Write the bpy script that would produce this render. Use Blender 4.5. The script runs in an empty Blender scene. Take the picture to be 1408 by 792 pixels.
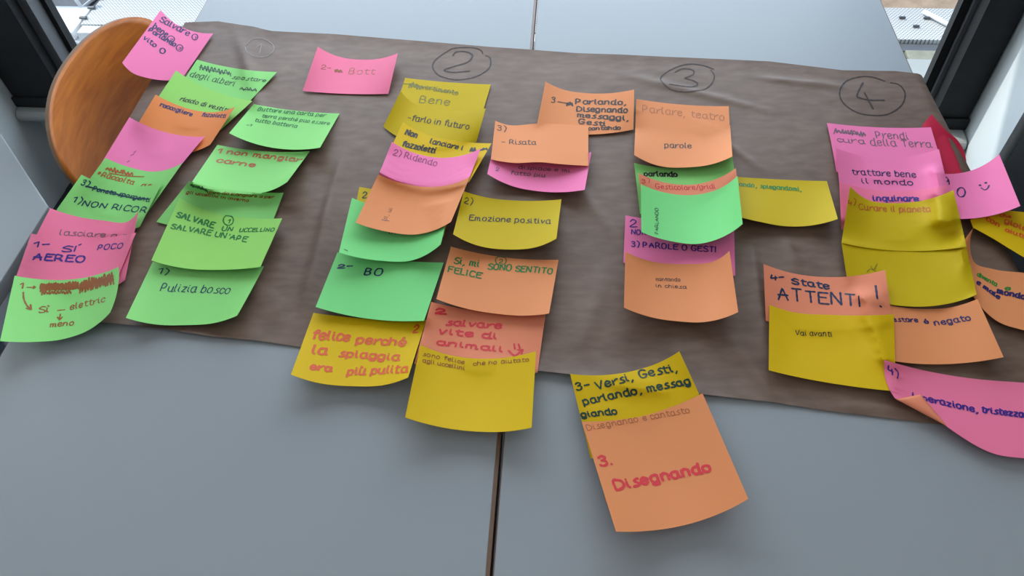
import bpy, bmesh, math, random
import numpy as np
from mathutils import Vector, Matrix

# ------------------------------------------------------------------ camera, world, sun, exposure
random.seed(4); rng = np.random.default_rng(7)
scn = bpy.context.scene
TZ = 0.74                       # table top height
CH = 0.85                       # camera height over the table top
FPX = 1048.0; CX, CY = 704.0, 396.0
def _n(v): return v/np.linalg.norm(v)
_v1 = np.array([811-CX, -906-CY, FPX]); _v2 = np.array([764-CX, 1245-CY, FPX])
_dn = _n(_v2); _d = _n(_v1-_dn*(_v1@_dn)); _x = _n(np.cross(_d, -_dn)); _x = _x if _x[0] > 0 else -_x
R = np.array([_x, _d, -_dn])
CAM = np.array([0, 0, TZ+CH])
cam = bpy.data.objects.new('camera', bpy.data.cameras.new('camera')); scn.collection.objects.link(cam)
X = R@np.array([1, 0, 0]); Y = R@np.array([0, -1, 0]); Z = R@np.array([0, 0, -1])
cam.matrix_world = Matrix(((X[0], Y[0], Z[0], CAM[0]), (X[1], Y[1], Z[1], CAM[1]), (X[2], Y[2], Z[2], CAM[2]), (0, 0, 0, 1)))
cam.data.sensor_width = 36; cam.data.lens = FPX/1408*36; cam.data.clip_start = .02
scn.camera = cam
scn.view_settings.view_transform = 'Standard'; scn.view_settings.look = 'None'
scn.view_settings.gamma = 1; scn.view_settings.exposure = 0.36
w = bpy.data.worlds.new('sky'); scn.world = w; w.use_nodes = True
wn = w.node_tree.nodes; wl = w.node_tree.links; wn.clear()
sky = wn.new('ShaderNodeTexSky'); sky.sky_type = 'NISHITA'; sky.sun_disc = False
sky.sun_elevation = math.radians(48); sky.sun_rotation = math.radians(-80)
bg = wn.new('ShaderNodeBackground'); bg.inputs[1].default_value = 0.36
wo = wn.new('ShaderNodeOutputWorld'); wl.new(sky.outputs[0], bg.inputs[0]); wl.new(bg.outputs[0], wo.inputs[0])
sun = bpy.data.objects.new('sun', bpy.data.lights.new('sun', 'SUN')); scn.collection.objects.link(sun)
sun.data.energy = 3.0; sun.data.angle = math.radians(.6); sun.data.color = (1, .95, .88)
sun.rotation_euler = Vector((.90, -.60, -1.0)).to_track_quat('-Z', 'Y').to_euler()
# daylight through the seen bay; side lamps added for cross light (portal-like soft boxes standing in the openings of the outer wall)
WTH = math.radians(-2.2)                      # the window wall is slightly askew to the tables
WO = np.array([-1.572, 1.655])                # left front corner of the window bay
WA = np.array([math.cos(WTH), math.sin(WTH)]); WB = np.array([-WA[1], WA[0]])
def W(s, q, z): p = WO+WA*s+WB*q; return (p[0], p[1], z+TZ)
BAY = 2.56
def window_light(name, s, z, sx, sz, energy, col):
    l = bpy.data.lights.new(name, 'AREA'); l.shape = 'RECTANGLE'; l.size = sx; l.size_y = sz; l.energy = energy; l.color = col
    o = bpy.data.objects.new(name, l); scn.collection.objects.link(o); o.location = W(s, .40, z)
    o.rotation_euler = Vector((-WB[0], -WB[1], -.25)).to_track_quat('-Z', 'Y').to_euler()
window_light('window_daylight', BAY/2, .75, 2.1, 1.7, 34, (.90, .95, 1.0))
window_light('window_daylight_left', -1.10, .80, .9, 1.3, 46, (.96, .98, 1.0))
window_light('window_daylight_right', BAY+1.05, .80, .9, 1.3, 46, (.96, .98, 1.0))
cl = bpy.data.lights.new('room_fill', 'AREA'); cl.shape = 'RECTANGLE'; cl.size = 3; cl.size_y = 2.5; cl.energy = 9; cl.color = (1, .95, .90)
co = bpy.data.objects.new('room_ceiling_light', cl); scn.collection.objects.link(co); co.location = (0, -1.0, 2.72)  # soft fill panel added under the ceiling, no real lamp

# ------------------------------------------------------------------ helpers
def un(p, z=0.0):
    """photo pixel -> point on the horizontal plane z above the table top"""
    p = np.asarray(p, float); z = np.asarray(z, float)
    r = np.stack([p[..., 0]-CX, p[..., 1]-CY, np.full(p.shape[:-1], FPX)], -1)@R.T
    t = (z-CH)/r[..., 2]
    return np.stack([r[..., 0]*t, r[..., 1]*t, z+0*t], -1)
def hx(h):
    h = h.lstrip('#'); return tuple(((int(h[i:i+2], 16)/255+.055)/1.055)**2.4 if int(h[i:i+2], 16) > 10 else int(h[i:i+2], 16)/255/12.92 for i in (0, 2, 4))
def mat(name, col, rough=.6, spec=.5, metal=0, noise=0, nscale=30, bump=0, bscale=60, trans=0, stretch=None, coat=0):
    m = bpy.data.materials.new(name); m.use_nodes = True; nt = m.node_tree; N = nt.nodes; L = nt.links
    b = N['Principled BSDF']; b.inputs['Roughness'].default_value = rough; b.inputs['Metallic'].default_value = metal
    b.inputs['Specular IOR Level'].default_value = spec; b.inputs['Coat Weight'].default_value = coat
    c = (*col, 1); b.inputs['Base Color'].default_value = c
    tc = N.new('ShaderNodeTexCoord'); mp = N.new('ShaderNodeMapping'); L.new(tc.outputs['Object'], mp.inputs[0])
    if stretch: mp.inputs['Scale'].default_value = stretch
    csock = None
    if noise:
        n = N.new('ShaderNodeTexNoise'); n.inputs['Scale'].default_value = nscale; n.inputs['Detail'].default_value = 4
        L.new(mp.outputs[0], n.inputs[0]); mx = N.new('ShaderNodeMix'); mx.data_type = 'RGBA'
        mx.inputs[6].default_value = tuple(x*(1-noise) for x in col)+(1,); mx.inputs[7].default_value = tuple(min(1, x*(1+noise)) for x in col)+(1,)
        L.new(n.outputs[0], mx.inputs[0]); L.new(mx.outputs[2], b.inputs['Base Color']); csock = mx.outputs[2]
    if bump:
        n2 = N.new('ShaderNodeTexNoise'); n2.inputs['Scale'].default_value = bscale; n2.inputs['Detail'].default_value = 5
        L.new(mp.outputs[0], n2.inputs[0]); bp = N.new('ShaderNodeBump'); bp.inputs['Strength'].default_value = bump; bp.inputs['Distance'].default_value = .002
        L.new(n2.outputs[0], bp.inputs['Height']); L.new(bp.outputs[0], b.inputs['Normal'])
    if trans:
        t = N.new('ShaderNodeBsdfTranslucent'); t.inputs[0].default_value = c
        if csock: L.new(csock, t.inputs[0])
        ms = N.new('ShaderNodeMixShader'); ms.inputs[0].default_value = trans
        L.new(b.outputs[0], ms.inputs[1]); L.new(t.outputs[0], ms.inputs[2]); L.new(ms.outputs[0], N['Material Output'].inputs[0])
    return m
def tag(o, label=None, cat=None, group=None, kind=None):
    if label: o['label'] = label
    if cat: o['category'] = cat
    if group: o['group'] = group
    if kind: o['kind'] = kind
    return o
def mesh_obj(name, verts, faces, m, parent=None, smooth=False):
    me = bpy.data.meshes.new(name); me.from_pydata([tuple(map(float, v)) for v in verts], [], faces); me.update()
    if smooth: me.polygons.foreach_set('use_smooth', [True]*len(me.polygons))
    if m: me.materials.append(m)
    o = bpy.data.objects.new(name, me); scn.collection.objects.link(o)
    if parent: o.parent = parent; o.matrix_parent_inverse = parent.matrix_world.inverted()
    return o
def bm_obj(name, bm, m, parent=None, smooth=False):
    me = bpy.data.meshes.new(name); bmesh.ops.recalc_face_normals(bm, faces=bm.faces); bm.to_mesh(me); bm.free()
    if smooth: me.polygons.foreach_set('use_smooth', [True]*len(me.polygons))
    me.materials.append(m); o = bpy.data.objects.new(name, me); scn.collection.objects.link(o)
    if parent: o.parent = parent; o.matrix_parent_inverse = parent.matrix_world.inverted()
    return o
def empty(name, loc=(0, 0, 0)):
    o = bpy.data.objects.new(name, None); scn.collection.objects.link(o); o.location = loc; o.empty_display_size = .05
    bpy.context.view_layer.update(); return o
def prism(bm, poly, z0, z1, bevel=0):
    """poly: list of world xy; extruded from z0 to z1"""
    a = [bm.verts.new((p[0], p[1], z0)) for p in poly]; b = [bm.verts.new((p[0], p[1], z1)) for p in poly]
    n = len(poly); fs = [bm.faces.new(a[::-1]), bm.faces.new(b)]
    for i in range(n): bm.faces.new((a[i], a[(i+1) % n], b[(i+1) % n], b[i]))
    if bevel:
        bmesh.ops.bevel(bm, geom=[e for f in fs for e in f.edges], offset=bevel, segments=2, affect='EDGES', profile=.5)
def box(bm, x0, x1, y0, y1, z0, z1, bevel=0):
    prism(bm, [(x0, y0), (x1, y0), (x1, y1), (x0, y1)], z0, z1, bevel)
def wbox(bm, s0, s1, q0, q1, z0, z1, bevel=0):   # box in the frame of the window wall, z relative to the table top
    prism(bm, [W(s0, q0, 0)[:2], W(s1, q0, 0)[:2], W(s1, q1, 0)[:2], W(s0, q1, 0)[:2]], z0+TZ, z1+TZ, bevel)
def tube(bm, pts, r, seg=10, cap=True):
    pts = [Vector(p) for p in pts]; rings = []
    up = Vector((0, 0, 1))
    for i, p in enumerate(pts):
        d = (pts[min(i+1, len(pts)-1)]-pts[max(i-1, 0)]).normalized()
        a = d.cross(up if abs(d.z) < .95 else Vector((1, 0, 0))).normalized(); b = d.cross(a)
        rings.append([bm.verts.new(p+a*r*math.cos(2*math.pi*k/seg)+b*r*math.sin(2*math.pi*k/seg)) for k in range(seg)])
    for i in range(len(rings)-1):
        for k in range(seg): bm.faces.new((rings[i][k], rings[i][(k+1) % seg], rings[i+1][(k+1) % seg], rings[i+1][k]))
    if cap: bm.faces.new(rings[0]); bm.faces.new(rings[-1][::-1])

# ------------------------------------------------------------------ materials
M = {}
M['wall'] = mat('white_plaster', (.62, .66, .68), .7, .3, noise=.06, nscale=6, bump=.15, bscale=120)
M['ceil'] = mat('ceiling_paint', (.75, .75, .74), .9, .2)
M['floor'] = mat('dark_linoleum', (.035, .042, .055), .55, .4, noise=.3, nscale=18)
M['top'] = mat('grey_laminate', (.285, .303, .322), .5, .38, noise=.025, nscale=3, bump=.03, bscale=900)
M['band'] = mat('brown_edge_band', (.15, .078, .045), .4, .5)
M['steel'] = mat('grey_steel', (.28, .29, .30), .35, .5, metal=.8)
M['kraft'] = None
M['frame'] = mat('black_window_frame', (.012, .013, .015), .55, .3, noise=.5, nscale=25, bump=.1, bscale=80)
M['gasket'] = mat('grey_window_seal', (.10, .105, .115), .45, .5, noise=.2, nscale=60, stretch=(1, 1, .1))
M['sill'] = mat('grey_sill', (.36, .37, .36), .45, .5)
M['alu'] = mat('pale_metal', (.55, .56, .58), .4, .5, metal=.3)
M['wood'] = None

def wood_material():
    m = mat('orange_beech_ply', (.40, .145, .035), .42, .3, coat=.0); N = m.node_tree.nodes; L = m.node_tree.links
    b = N['Principled BSDF']; tc = N['Texture Coordinate']; mp = N['Mapping']; mp.inputs['Scale'].default_value = (3, 3, 22)
    n = N.new('ShaderNodeTexNoise'); n.inputs['Scale'].default_value = 4; n.inputs['Detail'].default_value = 8; n.inputs['Distortion'].default_value = .6
    r = N.new('ShaderNodeValToRGB'); r.color_ramp.elements[0].position = .3; r.color_ramp.elements[0].color = (.38, .098, .008, 1)
    r.color_ramp.elements[1].position = .72; r.color_ramp.elements[1].color = (.56, .165, .016, 1)
    L.new(mp.outputs[0], n.inputs[0]); L.new(n.outputs[0], r.inputs[0]); L.new(r.outputs[0], b.inputs['Base Color'])
    return m
M['wood'] = wood_material()
def kraft_material():
    m = mat('brown_kraft_paper', (.19, .142, .122), 0.52, .26); N = m.node_tree.nodes; L = m.node_tree.links
    b = N['Principled BSDF']; tc = N['Texture Coordinate']; mp = N['Mapping']
    a = N.new('ShaderNodeTexNoise'); a.inputs['Scale'].default_value = 5; a.inputs['Detail'].default_value = 6; L.new(mp.outputs[0], a.inputs[0])
    fm = N.new('ShaderNodeMapping'); fm.inputs['Scale'].default_value = (30, 80, 30); L.new(tc.outputs['Object'], fm.inputs[0])
    f = N.new('ShaderNodeTexNoise'); f.inputs['Scale'].default_value = 1; f.inputs['Detail'].default_value = 3; L.new(fm.outputs[0], f.inputs[0])
    ad = N.new('ShaderNodeMath'); ad.operation = 'ADD'; L.new(a.outputs[0], ad.inputs[0]); L.new(f.outputs[0], ad.inputs[1])
    r = N.new('ShaderNodeMapRange'); r.inputs[1].default_value = .7; r.inputs[2].default_value = 1.3; L.new(ad.outputs[0], r.inputs[0])
    mx = N.new('ShaderNodeMix'); mx.data_type = 'RGBA'; mx.inputs[6].default_value = (.118, .070, .049, 1); mx.inputs[7].default_value = (.190, .123, .091, 1)
    L.new(r.outputs[0], mx.inputs[0]); L.new(mx.outputs[2], b.inputs['Base Color'])
    # crumples: fine relief only
    wv = N.new('ShaderNodeTexNoise'); wv.inputs['Scale'].default_value = 9; wv.inputs['Detail'].default_value = 7; wv.inputs['Distortion'].default_value = 1.2
    wv.noise_type = 'RIDGED_MULTIFRACTAL'; L.new(mp.outputs[0], wv.inputs[0])
    b1 = N.new('ShaderNodeBump'); b1.inputs['Strength'].default_value = .5; b1.inputs['Distance'].default_value = .003; L.new(wv.outputs[0], b1.inputs['Height'])
    b2 = N.new('ShaderNodeBump'); b2.inputs['Strength'].default_value = .12; b2.inputs['Distance'].default_value = .0006; L.new(f.outputs[0], b2.inputs['Height'])
    L.new(b1.outputs[0], b2.inputs['Normal']); L.new(b2.outputs[0], b.inputs['Normal'])
    return m
M['kraft'] = kraft_material()
NOTE = {'pink': (.90, .21, .43), 'rose': (.90, .20, .34), 'green': (.27, .66, .19), 'lime': (.32, .66, .14), 'orange': (.80, .29, .115),
        'deep': (.82, .26, .08), 'salmon': (.84, .27, .15), 'yellow': (.60, .42, .004), 'gold': (.72, .46, .004), 'mint': (.21, .68, .22), 'red': (.50, .015, .05)}
for k, c in NOTE.items():
    M[k] = mat(k+'_note_paper', c, .6, .14, noise=.03, nscale=12, bump=.10, bscale=25, trans=.13)
INK = {'navy': '#2a1f55', 'black': '#221a18', 'dgreen': '#1d3a2a', 'teal': '#123a48', 'brown': '#8a4a12', 'rust': '#a0501c', 'green': '#0f6a24', 'lgreen': '#1d7a24',
       'olive': '#6f6a1c', 'purple': '#8c2c62', 'blue': '#3a1f7a', 'red': '#d2501a', 'crimson': '#d2303a', 'grey': '#6b5560', 'faint': '#a86038', 'violet': '#8a4a86',
       'dblue': '#16284a', 'marker': '#2a1812', 'ghost': '#8d837f', 'orange': '#b8541c'}
for k, c in INK.items(): M['ink_'+k] = mat(k+'_ink', hx(c), .55, .3)

# ------------------------------------------------------------------ room shell
bm = bmesh.new(); box(bm, -4.2, 4.2, -3.2, 2.2, -.1, 0); tag(bm_obj('floor', bm, M['floor']), kind='structure', label='dark grey floor under the tables')
bm = bmesh.new(); box(bm, -4.2, 4.2, -3.2, 2.3, 2.75, 2.85); tag(bm_obj('ceiling', bm, M['ceil']), kind='structure')
bm = bmesh.new(); box(bm, -4.2, 4.2, -3.3, -3.2, 0, 2.75); tag(bm_obj('wall_front', bm, M['wall']), kind='structure')
bm = bmesh.new(); box(bm, -4.3, -4.2, -3.2, 2.1, 0, 2.75); tag(bm_obj('wall_left', bm, M['wall']), kind='structure')
bm = bmesh.new(); box(bm, 4.2, 4.3, -3.2, 2.0, 0, 2.75); tag(bm_obj('wall_right', bm, M['wall']), kind='structure')
# window wall: parapet under the sill, lintel, piers between the seen bay and two added side bays
bm = bmesh.new()
wbox(bm, -2.6, BAY+2.6, .05, .34, -TZ, -.478)           # parapet
wbox(bm, -2.6, BAY+2.6, .05, .34, 1.65, 2.02)           # lintel
wbox(bm, -.50, 0, -.02, .34, -TZ, 1.65)                  # piers
wbox(bm, BAY, BAY+.45, -.02, .34, -TZ, 1.65)
tag(bm_obj('wall_back', bm, M['wall']), kind='structure', label='white wall around the window bay')
bm = bmesh.new(); wbox(bm, -.16, 0.002, -.30, -.02, -TZ, 2.01); tag(bm_obj('wall_left_reveal', bm, M['wall']), kind='structure', label='white side wall left of the window')
bm = bmesh.new(); wbox(bm, BAY-.002, BAY+.16, -.150, -.02, -TZ, 2.01); tag(bm_obj('wall_right_reveal', bm, M['wall']), kind='structure', label='white side wall right of the window')
# sill with a rounded nose
pr = []
for k in range(9):
    a = math.pi/2+math.pi*k/8; pr.append((-.004+.018*math.cos(a), -.460+.018*math.sin(a)))
pr = pr+[(.33, -.478), (.33, -.442)]
S0, S1 = .006, BAY-.006
vs = []; nP = len(pr)
for s in (S0, S1): vs += [W(s, q, z) for q, z in pr]
fs = [tuple(range(nP)), tuple(range(2*nP-1, nP-1, -1))]+[(i, (i+1) % nP, nP+(i+1) % nP, nP+i) for i in range(nP)]
tag(mesh_obj('trim_1', vs, fs, M['sill']), kind='structure', label='grey window sill with rounded front edge')

# windows: the middle one is seen, the side ones are added for cross light
win = empty('window_1', W(BAY/2, .1, -.44)); tag(win, kind='structure', label='large window with black frame behind the tables')
def wpart(name, m, *boxes, parent=win, label=None, bevel=.003):
    bm = bmesh.new()
    for b_ in boxes: wbox(bm, *b_, bevel)
    o = bm_obj(name, bm, m, parent)
    if label: o['label'] = label
    return o
JL, JR = .160, BAY-.085
wpart('jamb', M['frame'], (0.004, JL, .012, .12, -.442, 1.64))
wpart('jamb', M['frame'], (JR, BAY-.004, .035, .12, -.442, 1.64))
wpart('seal_strip', M['gasket'], (JL, JL+.026, .045, .13, -.44, 1.62))
wpart('seal_strip', M['gasket'], (JR-.010, JR, .078, .13, -.44, 1.62))
wpart('sash_stile', M['frame'], (JL+.026, JL+.040, .088, .112, -.44, 1.60))
wpart('sash_stile', M['frame'], (JR-.030, JR-.010, .088, .112, -.44, 1.60))
wpart('bottom_rail', M['frame'], (JL+.040, JR-.030, .09, .14, -.442, -.425))
wpart('foot_plate', M['frame'], (0.002, JL+.004, .004, .012, -.441, -.408))
wpart('foot_plate', M['frame'], (JR-.004, BAY-.002, .026, .035, -.441, -.408))
wpart('top_rail', M['frame'], (JL, JR, .05, .17, 1.58, 1.64))
J = .15
g = bpy.data.materials.new('window_glass'); g.use_nodes = True; gn = g.node_tree.nodes; gl = g.node_tree.links
gb = gn['Principled BSDF']; gn.remove(gb); tr = gn.new('ShaderNodeBsdfTransparent'); tr.inputs[0].default_value = (.93, .96, .96, 1)
gs = gn.new('ShaderNodeBsdfGlossy'); gs.inputs['Roughness'].default_value = .02; 
mx = gn.new('ShaderNodeMixShader'); mx.inputs[0].default_value = .05; gl.new(tr.outputs[0], mx.inputs[1]); gl.new(gs.outputs[0], mx.inputs[2]); gl.new(mx.outputs[0], gn['Material Output'].inputs[0])
wpart('pane', g, (JL+.035, JR-.02, .096, .104, -.43, 1.59), bevel=0)
for i, (a, b_) in enumerate(((-2.2, -.5), (BAY+.45, BAY+2.2))):
    w2 = empty('window_%d' % (i+2), W((a+b_)/2, .1, -.44)); tag(w2, kind='structure', label='side bay window with black frame')
    wpart('window_frame', M['frame'], (a, a+.1, .05, .13, -.478, 1.65), (b_-.1, b_, .05, .13, -.478, 1.65), (a+.1, b_-.1, .05, .13, -.478, -.38), (a+.1, b_-.1, .05, .13, 1.55, 1.65), parent=w2)
    wpart('pane', g, (a+.09, b_-.09, .085, .092, -.39, 1.56), parent=w2, bevel=0)

# ------------------------------------------------------------------ outside: perforated metal terrace
def mesh_material():
    m = mat('perforated_metal', (.62, .62, .62), .5, .4, metal=.0); N = m.node_tree.nodes; L = m.node_tree.links
    b = N['Principled BSDF']; tc = N['Texture Coordinate']; sx = N.new('ShaderNodeSeparateXYZ'); L.new(tc.outputs['Object'], sx.inputs[0])
    def wv(sock, k):
        a = N.new('ShaderNodeMath'); a.operation = 'MULTIPLY'; a.inputs[1].default_value = k; L.new(sock, a.inputs[0])
        s = N.new('ShaderNodeMath'); s.operation = 'SINE'; L.new(a.outputs[0], s.inputs[0]); return s.outputs[0]
    mul = N.new('ShaderNodeMath'); mul.operation = 'MULTIPLY'; L.new(wv(sx.outputs[0], 560), mul.inputs[0]); L.new(wv(sx.outputs[1], 520), mul.inputs[1])
    mr = N.new('ShaderNodeMapRange'); mr.inputs[1].default_value = .05; mr.inputs[2].default_value = .5; L.new(mul.outputs[0], mr.inputs[0])
    n = N.new('ShaderNodeTexNoise'); n.inputs['Scale'].default_value = 2.8; n.inputs['Detail'].default_value = 4; L.new(tc.outputs['Object'], n.inputs[0])
    mx = N.new('ShaderNodeMix'); mx.data_type = 'RGBA'; mx.inputs[6].default_value = (.58, .58, .57, 1); mx.inputs[7].default_value = (.20, .20, .205, 1)
    L.new(mr.outputs[0], mx.inputs[0]); L.new(mx.outputs[2], b.inputs['Base Color'])
    return m
M['mesh'] = mesh_material()
M['gravel'] = mat('dry_gravel', (.42, .31, .22), .9, .2, noise=.5, nscale=22, bump=.8, bscale=60)
M['lichen'] = mat('grey_olive_slab', (.24, .24, .19), .8, .3, noise=.35, nscale=30, bump=.4, bscale=90)
M['tube'] = mat('white_metal_tube', (.75, .75, .76), .3, .5)
OZ = -.47
bm = bmesh.new(); wbox(bm, -6, 9, .36, 12, OZ-.22, OZ-.12); tag(bm_obj('ground', bm, M['gravel']), kind='structure', label='gravel ground outside the window')
bm = bmesh.new(); wbox(bm, -3, 5.6, .342, 1.02, 1.66, 1.76, .01); tag(bm_obj('canopy', bm, M['wall']), kind='structure', label='canopy above the window outside')  # added slab out of view, blocks the sun from the tables
ter = empty('terrace_grating', W(1.2, 1.0, OZ)); tag(ter, 'sunlit perforated white metal grating outside the window', 'grating')
for i in range(0, 6):
    for j, (q0, q1) in enumerate(((.47, .93), (.94, 1.40), (1.41, 1.9))):
        if i == 4 and j > 0: continue
        if i >= 4 and j > 0: continue
        q1 = .64 if i >= 4 else q1
        bm = bmesh.new(); wbox(bm, -.048+i*.62, -.048+i*.62+.612, q0, q1, OZ-.03, OZ, .003); bm_obj('panel', bm, M['mesh'], ter)
for a, b_ in ((-1.30, -.68), (-.672, -.056)):
    bm = bmesh.new(); wbox(bm, a, b_, .425, .578, OZ-.03, OZ-.002, .003); bm_obj('plain_plate', bm, M['tube'], ter)
bm = bmesh.new(); wbox(bm, -1.3, 2.2, .41, .465, OZ-.05, OZ-.032, .003); bm_obj('edge_strip', bm, M['tube'], ter)
bm = bmesh.new(); wbox(bm, -.04, 2.2, .425, .466, OZ-.03, OZ-.002, .003); bm_obj('edge_strip', bm, M['tube'], ter)
for q in (.495, .555, .615, .675):
    bm = bmesh.new(); wbox(bm, -.062, -.038, q, q+.010, OZ+.0005, OZ+.008, .002); bm_obj('clip', bm, M['gasket'], ter)
for s_, q in ((2.53, .575), (2.60, .575), (2.56, .53)):
    bm = bmesh.new(); wbox(bm, s_-.009, s_+.009, q, q+.006, OZ+.0005, OZ+.008, .002); bm_obj('clip', bm, M['gasket'], ter)
bm = bmesh.new(); wbox(bm, 2.22, 3.4, .43, .467, OZ-.05, OZ-.012, .002)
tag(bm_obj('drain_channel', bm, M['gasket']), 'dark narrow channel between the grating and the slabs outside', 'channel')  # dark strip stands in for a cast shadow band
lp = empty('slab_path', W(2.7, .35, OZ)); tag(lp, 'weathered grey-olive slabs outside the window at right', 'slab')
for i, (a, b_) in enumerate(((2.22, 2.50), (2.510, 2.80), (2.81, 3.3))):
    bm = bmesh.new(); wbox(bm, a, b_, .352, .425, OZ-.05, OZ-.005, .003); bm_obj('slab', bm, M['lichen'], lp)
bm = bmesh.new(); tube(bm, [W(2.595, .605, OZ+.009), W(2.69, .485, OZ+.009)], .007)
tag(bm_obj('metal_bar', bm, M['tube'], None, True), 'thin pale metal bar lying across the grating at right', 'bar')
ch = empty('garden_frame', W(-.12, 1.0, OZ)); tag(ch, 'white bent tubular frame standing outside, partly seen at top left through the window', 'frame')
for s in (-.26, -.12):
    bm = bmesh.new(); tube(bm, [W(s, .63, OZ+.10), W(s+.002, .602, OZ+.05), W(s+.005, .592, OZ+.012), W(s+.015, .605, OZ-.10), W(s+.06, .85, OZ-.108), W(s+.07, .90, OZ-.05), W(s+.075, .92, OZ+.10)], .007); bm_obj('leg', bm, M['tube'], ch, True)
for q, d_ in ((.63, 0), (.92, .05)):
    bm = bmesh.new(); tube(bm, [W(-.26+d_, q, OZ+.10), W(-.12+d_, q, OZ+.10)], .007); bm_obj('crossbar', bm, M['tube'], ch, True)
bm = bmesh.new(); wbox(bm, -2.6, -.056, .59, 2.2, OZ-.118, OZ-.112); tag(bm_obj('asphalt', bm, M['floor']), kind='structure', label='dark ground behind the grating at left')

# ------------------------------------------------------------------ tables
XL, XS0, XS1, XR = -.787, -.0805, -.0770, .6065
def leg_frame(x0, x1, y0, y1, root):
    for x in (x0+.05, x1-.05):
        for y in (y0+.05, y1-.05):
            bm = bmesh.new(); tube(bm, [(x, y, 0.0), (x, y, TZ-.026)], .018, 12); bm_obj('leg', bm, M['steel'], root, True)
    bm = bmesh.new()
    box(bm, x0+.05, x1-.05, y0+.035, y0+.065, TZ-.07, TZ-.026); box(bm, x0+.05, x1-.05, y1-.065, y1-.035, TZ-.07, TZ-.026)
    box(bm, x0+.035, x0+.065, y0+.05, y1-.05, TZ-.07, TZ-.026); box(bm, x1-.065, x1-.035, y0+.05, y1-.05, TZ-.07, TZ-.026)
    bm_obj('frame', bm, M['steel'], root)
YT0, YT1 = .10, 1.515
for (x0, x1, lab) in ((XL, XS0, 'left grey laminate table, its right edge meeting the middle gap'), (XS1, XR, 'right grey laminate table, its left edge meeting the middle gap')):
    r_ = empty('table', ((x0+x1)/2, (YT0+YT1)/2, 0)); tag(r_, lab, 'table', 'two grey tables pushed together')
    bm = bmesh.new(); box(bm, x0+.0012, x1-(.0045 if x1 == XS0 else .0012), YT0+.0012, YT1-.0012, TZ-.025, TZ-.0002, .0008); bm_obj('tabletop', bm, M['top'], r_)
    bm = bmesh.new()
    bw_ = .0045 if x1 == XS0 else .0012
    for a in ((x0, x0+.0012, YT0, YT1), (x1-bw_, x1, YT0, YT1), (x0, x1, YT0, YT0+.0012), (x0, x1, YT1-.0012, YT1)): box(bm, *a, TZ-.026, TZ-.0009)
    bm_obj('edge_band', bm, M['band'], r_)['label'] = 'brown plastic edge band'
    leg_frame(x0, x1, YT0, YT1, r_)
# third table at far left, with an angled corner
pc = [un(p, 0)[:2] for p in ((66, 284), (0, 183))]
dv = pc[1]-pc[0]
P0 = pc[0]; P1 = pc[0]+dv*2.6
poly = [tuple(P0), tuple(P1), (P1[0]-.35, P1[1]-.25), (P0[0]-.75, .05), (P0[0]-.004, .05)]
r_ = empty('table', (P0[0]-.4, .5, 0)); tag(r_, 'grey table at the left edge with only its angled corner in view', 'table')
bm = bmesh.new(); prism(bm, poly, TZ-.025, TZ, .0015); bm_obj('tabletop', bm, M['top'], r_)
for p in ((P0[0]-.06, .75), (P0[0]-.06, .12), (P0[0]-.62, .15), (P1[0]-.2, P1[1]-.25)):
    bm = bmesh.new(); tube(bm, [(p[0], p[1], 0), (p[0], p[1], TZ-.026)], .018, 12); bm_obj('leg', bm, M['steel'], r_, True)

# ------------------------------------------------------------------ chair
chair = empty('chair', (-.70, 1.15, 0)); tag(chair, 'orange-brown bent plywood chair tucked in at the left of the tables', 'chair')
def backrest():
    yc, zc, hw, hh = 1.150, TZ+.066-.098, .228, .098
    t = .007
    def P(a, b, off):
        y = a*hw; z = b*hh
        x = -.892-.034*(b+1)/2+.045*(y/hw)**2+off   # shell bowed towards the sitter at its two sides
        return (x, yc+y, zc+z)
    vs = []; fs = []
    def sq(u, v):       # square -> rounded square
        e = 2.5; r = (abs(u)**e+abs(v)**e)**(1/e) if (u or v) else 1; m_ = max(abs(u), abs(v)); return (u*m_/r, v*m_/r) if r else (0, 0)
    G = 24
    for side in (0, 1):
        for i in range(G+1):
            for j in range(G+1):
                a, b = sq(-1+2*i/G, -1+2*j/G); vs.append(P(a, b, t/2 if side else -t/2))
    def id_(s, i, j): return s*(G+1)**2+i*(G+1)+j
    for i in range(G):
        for j in range(G):
            fs.append((id_(1, i, j), id_(1, i+1, j), id_(1, i+1, j+1), id_(1, i, j+1))); fs.append((id_(0, i, j), id_(0, i, j+1), id_(0, i+1, j+1), id_(0, i+1, j)))
    rim = [(i, 0) for i in range(G)]+[(G, j) for j in range(G)]+[(i, G) for i in range(G, 0, -1)]+[(0, j) for j in range(G, 0, -1)]
    rf = []
    for k in range(len(rim)):
        a, b = rim[k], rim[(k+1) % len(rim)]; rf.append((id_(0, *a), id_(0, *b), id_(1, *b), id_(1, *a)))
    o = mesh_obj('backrest', vs, fs+rf, M['wood'], chair, True)
    o.data.materials.append(mat('pale_ply_edge', (.22, .13, .08), .5, .4))
    for p in o.data.polygons[len(fs):]: p.material_index = 1; p.use_smooth = False
    return o
backrest()
bm = bmesh.new(); box(bm, -.84, -.45, .95, 1.35, .43, .442, .004); bm_obj('seat', bm, M['wood'], chair)
for sy in (.99, 1.31):
    bm = bmesh.new(); tube(bm, [(-.888, sy, TZ-.075), (-.86, sy, .47), (-.85, sy, .42), (-.90, sy, 0)], .009); bm_obj('leg', bm, M['steel'], chair, True)
    bm = bmesh.new(); tube(bm, [(-.79, sy, .425), (-.45, sy, .425), (-.40, sy, 0)], .011); bm_obj('leg', bm, M['steel'], chair, True)
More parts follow.
